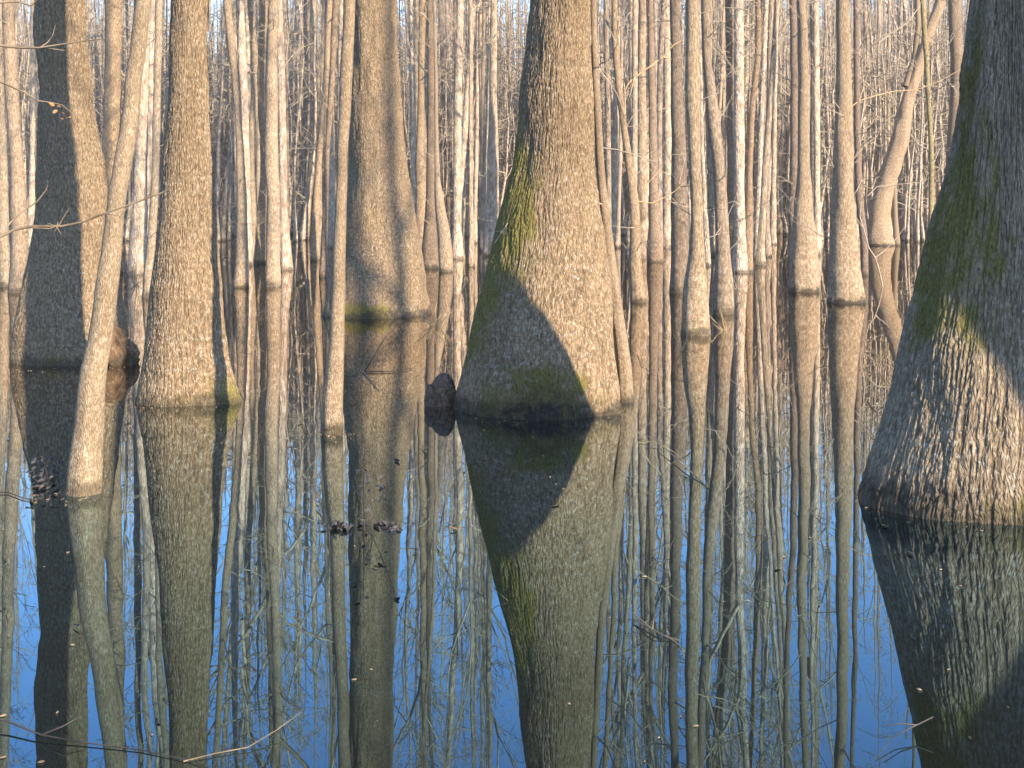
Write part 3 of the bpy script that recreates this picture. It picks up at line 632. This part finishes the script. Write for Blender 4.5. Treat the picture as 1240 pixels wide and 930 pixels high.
# ------------------------------------------------------------------ a faint warm haze volume, added to lift the dark far woods
def build_haze():
    k = NT('added_haze'); v = k.n('ShaderNodeVolumePrincipled'); v.inputs['Color'].default_value = (1.0, .92, .84, 1); v.inputs['Density'].default_value = .0008; v.inputs['Anisotropy'].default_value = 0.0
    o = k.n('ShaderNodeOutputMaterial'); k.l(v.outputs[0], o.inputs['Volume'])
    x0, x1, y0, y1, z0, z1 = -150, 150, -25, 300, -1.0, 36
    V = [(x, y, z) for z in (z0, z1) for y in (y0, y1) for x in (x0, x1)]
    me = mesh_from('haze', V, [(0, 2, 3, 1), (4, 5, 7, 6), (0, 1, 5, 4), (2, 6, 7, 3), (0, 4, 6, 2), (1, 3, 7, 5)], None, k.m, smooth=False)
    tag(obj('haze', me), kind='stuff')
build_haze()

# ------------------------------------------------------------------ small things on and above the water
def leaf_patch(tb_V, tb_Q, n0, c, size, rng, curl=.5):
    """one crumpled leaf: a 4 x 3 sheet bent two ways, with thickness given by its curl"""
    a = rng.uniform(0, 2*PI); d = np.array([math.cos(a), math.sin(a), rng.uniform(-.8, .5)]); d /= np.linalg.norm(d)
    w = np.cross(d, rng.normal(0, 1, 3)); w /= np.linalg.norm(w); nn = np.cross(d, w)
    V = []
    for i in range(5):
        t = i/4; half = size*.26*math.sin(PI*(.08+.86*t))**.8
        for j in (-1, 0, 1):
            V.append(c+d*size*t+w*half*j+nn*(curl*size*(.5*(t-.5)**2+.35*abs(j)*math.sin(PI*t)+rng.normal(0, .11))))
    Q = [(n0+i*3+j, n0+i*3+j+1, n0+i*3+j+4, n0+i*3+j+3) for i in range(4) for j in range(2)]
    tb_V.extend(V); tb_Q.extend(Q); return n0+15
def leaves_mesh(pts, size, rng, mat, curl=.5):
    V, Q, n = [], [], 0
    for p in pts: n = leaf_patch(V, Q, n, np.array(p, float), size*rng.uniform(.6, 1.25), rng, curl)
    return mesh_from('dead_leaves', np.array(V), np.array(Q), None, mat)
def put(name, label, cat, base, group=None): return empty(name, tuple(base), label, cat, group)

def build_details():
    rng = np.random.default_rng(4)
    # knee beside the middle tupelo
    base = wpt(535, 490); root = put('tree_knee', 'small dark brown woody knee in the water at the middle tupelo\'s left foot', 'knee', base)
    n = 100; th = np.linspace(0, 2*PI, n+1)[None, :]; zz = np.linspace(-.12, .235, 90)[:, None]; t = np.clip((zz+.02)/.255, 0, 1)
    def knee(amp, ph, sx):
        pr = .098*np.sqrt(np.clip(1-t**2.4, .0006, 1))*(1+amp*np.sin(3*th+ph+5*t)+.09*np.sin(7*th+11*t)+.045*np.sin(17*th+23*t+ph)+.34*(np.abs(vnoise(th/(2*PI)*20+t*2, t/.5, 20, 5)-.5)-.25)+.12*(vnoise(th/(2*PI)*50, t/.06, 50, 6)-.5))
        V = np.stack([pr*np.cos(th)*sx+.02*t, pr*np.sin(th)*.9, zz+0*th], -1).reshape(-1, 3); Q = grid_faces(90, n)
        return mesh_from('stump', V, Q, None, M_KNEE)
    a = obj('stump', knee(.13, 0, 1), root); b = obj('lobe', knee(.10, 2, .62), root); b.location = (-.055, -.045, -.075); b.rotation_euler.y = -.22
    # branch hanging in from the left edge, on a sapling that stands outside the view
    Y = 5.2; sx = -2.62
    root = put('bare_sapling', 'bare sapling at the left edge whose thin forked branch reaches over the water', 'sapling', (sx, Y, 0)); o3 = np.array([sx, Y, 0])
    tb = Tubes(); P = np.array([(0, 0, -.2), (.02, 0, .7), (.12, 0, 1.2), (.10, 0, 1.9), (.0, .05, 3), (-.1, .1, 4.5)]); tb.add(P, np.array([.05, .042, .036, .03, .022, .008]), 10)
    obj('trunk', tb.mesh('trunk', M_SMOOTH), root)
    tb = Tubes()
    def path(pp, r0, r1, Y0=Y, sides=5):
        P = np.array([pt(px, py, Y0+dy) for px, py, dy in pp])-o3; tb.add(P, np.linspace(r0, r1, len(P)), sides)
    path([(-150, 330, 0), (-60, 312, 0), (0, 287, -.05), (18, 278, -.05), (40, 274, -.08), (75, 274, -.1), (100, 269, -.12), (128, 258, -.15), (160, 247, -.16), (200, 232, -.2), (225, 215, -.22), (242, 195, -.25)], .008, .002)
    path([(0, 287, -.05), (12, 270, 0), (25, 258, .02), (45, 244, .05), (56, 230, .05), (60, 214, .05)], .005, .0016)
    path([(40, 276, -.08), (60, 277, -.1), (72, 272, -.1), (84, 251, -.1)], .004, .0015); path([(128, 258, -.15), (146, 262, -.15), (151, 270, -.15)], .003, .0012)
    path([(146, 262, -.15), (155, 250, -.15), (160, 247, -.15)], .003, .0015); path([(172, 243, -.17), (188, 230, -.18)], .003, .0012)
    path([(135, 266, -.16), (131, 290, -.16), (124, 312, -.16), (118, 335, -.16)], .0022, .0012)
    for q in ((70, 268), (66, 281), (74, 284), (58, 270)): path([(69, 275, -.1), (q[0], q[1], -.1)], .0022, .001)
    obj('branch', tb.mesh('branch', M_BROWNTWIG), root)
    tb = Tubes()
    path([(-150, 20, 0), (-40, 45, 0), (0, 55, 0), (25, 58, 0), (48, 58, -.05), (80, 53, -.1), (100, 50, -.1), (128, 47, -.1)], .008, .002)
    path([(48, 58, -.05), (58, 51, -.05), (64, 42, -.05), (67, 30, -.05)], .003, .001); path([(48, 58, -.05), (70, 60, -.05), (90, 63, -.05)], .003, .001)
    path([(46, 122, -.05), (60, 124, -.05), (75, 127, -.05), (88, 138, -.05), (92, 142, -.05)], .003, .0015); path([(-150, 60, 0), (-20, 90, 0), (30, 112, 0), (46, 122, -.05)], .006, .003)
    path([(-150, -30, 0), (0, 3, 0), (22, 2, 0), (38, 7, 0), (50, -6, 0)], .006, .003)
    obj('branch', tb.mesh('branch', M_BROWNTWIG), root)
    lv = [pt(px, py, Y-.06)-o3 for px, py in ((66, 128), (70, 133), (74, 136), (79, 140), (82, 137), (77, 145), (71, 127), (84, 143), (86, 140))]
    obj('dead_leaves', leaves_mesh(lv, .022, rng, M_LEAF), root, None)
    # straw twigs caught among the trunks right of the middle tupelo
    def twig(label, pps, Y0, mat, name='dead_twig', r=.006):
        o = np.array([*pt(pps[0][0][0], pps[0][0][1], Y0)]); root = put(name, label, 'twig', o); t2 = Tubes()
        for pp in pps:
            P = np.array([pt(px, py, Y0+.02*i) for i, (px, py) in enumerate(pp)])-o; t2.add(P, np.linspace(r, r*.35, len(P)), 5)
        obj('stem', t2.mesh('stem', mat), root); return root
    twig('straw coloured twig slanting up to the speckled dark trunk', [[(760, 102), (768, 94), (785, 82), (803, 69), (816, 54), (830, 47)], [(760, 102), (756, 112)], [(768, 94), (762, 118)], [(803, 69), (813, 72)]], 15.5, M_STRAW, r=.012)
    twig('dark drooping twig with a knot beside the middle tupelo\'s right outline', [[(718, 75), (727, 86), (738, 100), (746, 112), (752, 126)], [(720, 76), (724, 68)], [(720, 76), (716, 72)]], 9.3, M_TWIG, r=.006)
    twig('pale forked twig reaching left of the speckled dark trunk, lower down', [[(771, 244), (790, 246), (803, 240), (818, 231), (830, 220)], [(779, 232), (786, 220), (797, 208), (803, 200)]], 15.5, M_STRAW, r=.009)
    twig('long pale twig bending across the right pillar trunk towards the leaning trunk', [[(1030, 130), (1040, 122), (1060, 116), (1085, 110), (1110, 109), (1140, 97), (1160, 86)], [(1040, 122), (1045, 108), (1056, 72)]], 15, M_STRAW, r=.009)
    twig('crooked dark branch high between the right pillar and the leaning trunk', [[(1064, 52), (1080, 40), (1098, 28), (1112, 10), (1120, -8)], [(1080, 40), (1068, 44)]], 17, M_TWIG, r=.014)
    # crooked stems rising from the water right of the right pillar
    b = wpt(1057, 386); b2 = wpt(1069, 347); root = put('crooked_stem', 'crooked bare stem rising from the water between right pillar and leaning trunk', 'stem', b2); Y0 = b2[1]; t2 = Tubes()
    for pp, r in (([(1069, 350), (1068, 342), (1064, 325), (1060, 312), (1052, 300), (1046, 278), (1041, 262), (1043, 245), (1052, 236), (1062, 226), (1090, 223), (1115, 221)], .014), ([(1060, 312), (1072, 303), (1088, 286), (1095, 275)], .010), ([(1046, 278), (1036, 262), (1022, 256)], .007)):
        P = np.array([pt(px, py, Y0) for px, py in pp])-b2; t2.add(P, np.linspace(r, r*.4, len(P)), 6)
    obj('stem', t2.mesh('stem', M_TWIG), root)
    # withered weeds standing in the water
    def weed(label, px, py, H, nl, spread, mat, seed, stems=3, sz=.05):
        r2 = np.random.default_rng(seed); b = wpt(px, py); root = put('withered_weed', label, 'plant', b, 'withered weeds standing in the water'); t2 = Tubes(); pts = []
        for i in range(stems):
            C = rod_curve((r2.normal(0, .02), r2.normal(0, .02), -.05), (r2.normal(0, .35), r2.normal(0, .2), 1), H*r2.uniform(.6, 1), 6, r2, .16, .1)
            t2.add(C, np.linspace(.004, .0015, len(C)), 4)
            for q in range(nl):
                p = C[int(r2.integers(1, len(C)))]; pts.append(p+r2.normal(0, spread, 3)*np.array([1, .6, .7]))
        obj('stem', t2.mesh('stem', M_DARKTWIG), root)
        pts = [(p[0], p[1], max(p[2], .004)) for p in pts]
        obj('dead_leaves', leaves_mesh(pts, sz, r2, mat, .8), root)
    weed('withered weed with curled grey leaves in the slim front pole\'s reflection', 410, 640, .10, 9, .016, M_GREYLEAF, 1, 4, .034)
    weed('tallest withered weed, drooping grey leaves up its stem before the broad pale tupelo', 440, 640, .42, 8, .018, M_GREYLEAF, 2, 3, .036)
    weed('low clump of dark wilted leaves beside the tallest withered weed', 468, 638, .07, 9, .016, M_GREYLEAF, 3, 3, .038)
    weed('dark withered weed with broken stalks left of the leaning front trunk', 50, 590, .26, 9, .02, M_GREYLEAF, 5, 5, .038)
    weed('small dry sprig at the foot of the speckled dark trunk', 828, 432, .22, 0, .02, M_LEAF, 6, 5, .04) if False else None
    def sprig(label, px, py, H, seed, n, mat):
        r2 = np.random.default_rng(seed); b = wpt(px, py); root = put('dry_sprig', label, 'sprig', b); t2 = Tubes()
        for i in range(n):
            C = rod_curve((r2.normal(0, .015), r2.normal(0, .015), -.04), (r2.normal(0, .5), r2.normal(0, .3), 1), H*r2.uniform(.5, 1), 5, r2, .2, .05); t2.add(C, np.linspace(.006, .002, len(C)), 4)
        obj('stem', t2.mesh('stem', mat), root)
    sprig('dry forked sprig in the water by the mossy grey trunk\'s left foot', 827, 425, .34, 6, 6, M_STRAW)
    sprig('tall dry stalk with side twigs before the blue shaded trunk', 879, 400, .55, 7, 4, M_STRAW)
    sprig('tangle of dry twigs at the foot of the shaggy brown trunk', 893, 350, .5, 8, 12, M_TWIG)
    sprig('spray of thin red brown twigs between broad pale tupelo and double trunk', 527, 395, .5, 9, 9, M_STRAW)
    sprig('tangle of dead twigs in the water between the broad left and straight tupelos', 165, 345, .8, 10, 9, M_TWIG)
    # branches lying in the water
    def floating(label, pps, mat, r):
        b = wpt(*pps[0][0][:2]); root = put('floating_branch', label, 'branch', b); t2 = Tubes()
        for pp in pps:
            P = np.array([wpt(q[0], q[1], q[2] if len(q) > 2 else .004) for q in pp])-b; t2.add(P, np.linspace(r, r*.35, len(P)), 6)
        obj('stem', t2.mesh('stem', mat), root)
    floating('straight straw coloured stick rising from the water right of the middle tupelo', [[(858, 591, .0), (830, 565, .02), (800, 538, .03), (795, 532, .03), (780, 526, .04)], [(847, 583, .01), (846, 572, .035)]], M_STRAW, .004)
    floating('long thin dark branch curving across the bottom left water', [[(-30, 862, .03), (10, 874, .02), (50, 890, .012), (100, 899, .006), (170, 908, .004), (230, 921, .004), (290, 945, .004)], [(50, 890, .012), (75, 880, .04), (100, 866, .05)]], M_DARKTWIG, .003)
    floating('pale straw stalk lying across the bottom of the water, left of middle', [[(222, 922, .004), (262, 912, .006), (300, 905, .008), (335, 884, .02), (365, 862, .03)]], M_BROWNTWIG, .0022)
    floating('thin forked grey twig lying on the broad pale tupelo\'s reflection', [[(440, 450, .01), (455, 425, .01), (470, 400, .02), (482, 388, .03)], [(440, 450, .01), (470, 450, .01), (500, 446, .01)], [(440, 450, .01), (452, 464, .01), (460, 474, .004)]], M_DARKTWIG, .006)
    floating('dark branch tips dipping into the water at the bottom right', [[(1130, 868, .05), (1110, 878, .03), (1085, 890, .02), (1060, 918, .004)], [(1110, 878, .03), (1090, 876, .04), (1070, 880, .05)]], M_DARKTWIG, .0025)
    floating('bent straw twigs half sunk in the water right of the middle tupelo\'s reflection', [[(766, 742, .02), (790, 762, .02), (815, 775, .004), (826, 784, .004)], [(768, 750, .01), (800, 768, .01), (824, 776, .004)], [(790, 762, .02), (792, 748, .03)]], M_BROWNTWIG, .0022)
    floating('slim grey stick afloat at the left edge below the pale edge trunk', [[(-20, 596, .006), (10, 596, .008), (28, 603, .008), (48, 606, .004)]], M_DARKTWIG, .004)
    # leaves afloat
    spots = [(938, 688, 'orange leaf afloat between the two pillar reflections', M_LEAF), (68, 447, 'tiny tan leaf afloat on the broad left tupelo\'s dark reflection', M_LEAF),
             (183, 527, 'grey leaf afloat at the left rim of the straight tupelo\'s reflection', M_GREYLEAF), (434, 382, 'brown leaf stuck at the foot of the broad pale tupelo', M_LEAF),
             (462, 600, 'pale leaf afloat on the broad pale tupelo\'s reflection', M_GREYLEAF), (766, 407, 'grey leaf afloat beside the thin pole behind the middle tupelo', M_GREYLEAF),
             (806, 390, 'curled dark leaf afloat left of the mossy grey trunk', M_GREYLEAF), (930, 538, 'flat grey leaf afloat in the open water left of the left pillar reflection', M_GREYLEAF),
             (1075, 638, 'brown leaf afloat at the dark foot of the huge rugged tupelo', M_LEAF), (545, 640, 'small leaf afloat left of the middle tupelo\'s reflection', M_LEAF),
             (1100, 668, 'small grey leaf afloat on the huge rugged tupelo\'s reflection', M_GREYLEAF), (97, 760, 'tiny pale leaf afloat on the broad left tupelo\'s reflection, lower down', M_GREYLEAF),
             (668, 610, 'tiny brown leaf afloat on the middle tupelo\'s dark reflection', M_LEAF)]
    for px, py, lab, m in spots:
        b = wpt(px, py, .006); V, Q = [], []
        leaf_patch(V, Q, 0, np.array([0, 0, .004]), .045, rng, .35); V = np.array(V); V[:, 2] *= .35; V[:, 2] -= V[:, 2].min()-.001
        o = obj('floating_leaf', mesh_from('floating_leaf', V, np.array(Q), None, m)); o.location = b; tag(o, lab, 'leaf', 'dead leaves afloat')
build_details()

# specks of bark and seed floating on the still water, thicker along the tree feet
def build_specks():
    rng = np.random.default_rng(66); V, Q, n = [], [], 0
    feet = [(o.location.x, o.location.y, r) for o, r in ((bpy.data.objects['tupelo_tree'], .62), (bpy.data.objects['tupelo_tree.001'], .40), (bpy.data.objects['tupelo_tree.002'], .62), (bpy.data.objects['tupelo_tree.003'], .85), (bpy.data.objects['tupelo_tree.005'], .10), (bpy.data.objects['tupelo_tree.006'], .08))]
    for i in range(420):
        if i < 230:
            fx, fy, fr = feet[int(rng.integers(len(feet)))]; a = rng.uniform(-PI, 0); d = fr+abs(rng.normal(0, .12)); c = np.array([fx+d*math.cos(a), fy+d*math.sin(a)*(.62 if fr > .8 else 1), .002])
        else:
            Y = rng.uniform(3.2, 13); c = np.array([rng.uniform(-.42, .42)*Y, Y, .002])
        s_ = rng.uniform(.004, .011); a = rng.uniform(0, PI); u = np.array([math.cos(a), math.sin(a), 0])*s_; w = np.array([-math.sin(a), math.cos(a), 0])*s_*rng.uniform(.25, .7); h = np.array([0, 0, s_*.35])
        V += [c-u, c-w, c+u, c+w, c-u*.6+h, c-w*.6+h, c+u*.6+h, c+w*.6+h]
        Q += [(n+4, n+5, n+6, n+7), (n, n+1, n+5, n+4), (n+1, n+2, n+6, n+5), (n+2, n+3, n+7, n+6), (n+3, n, n+4, n+7)]; n += 8
    tag(obj('floating_debris', mesh_from('floating_debris', np.array(V), np.array(Q), None, M_BROWNTWIG, smooth=False)), 'tiny brown specks of bark and seed afloat around the tree feet', 'debris', kind='stuff')
build_specks()
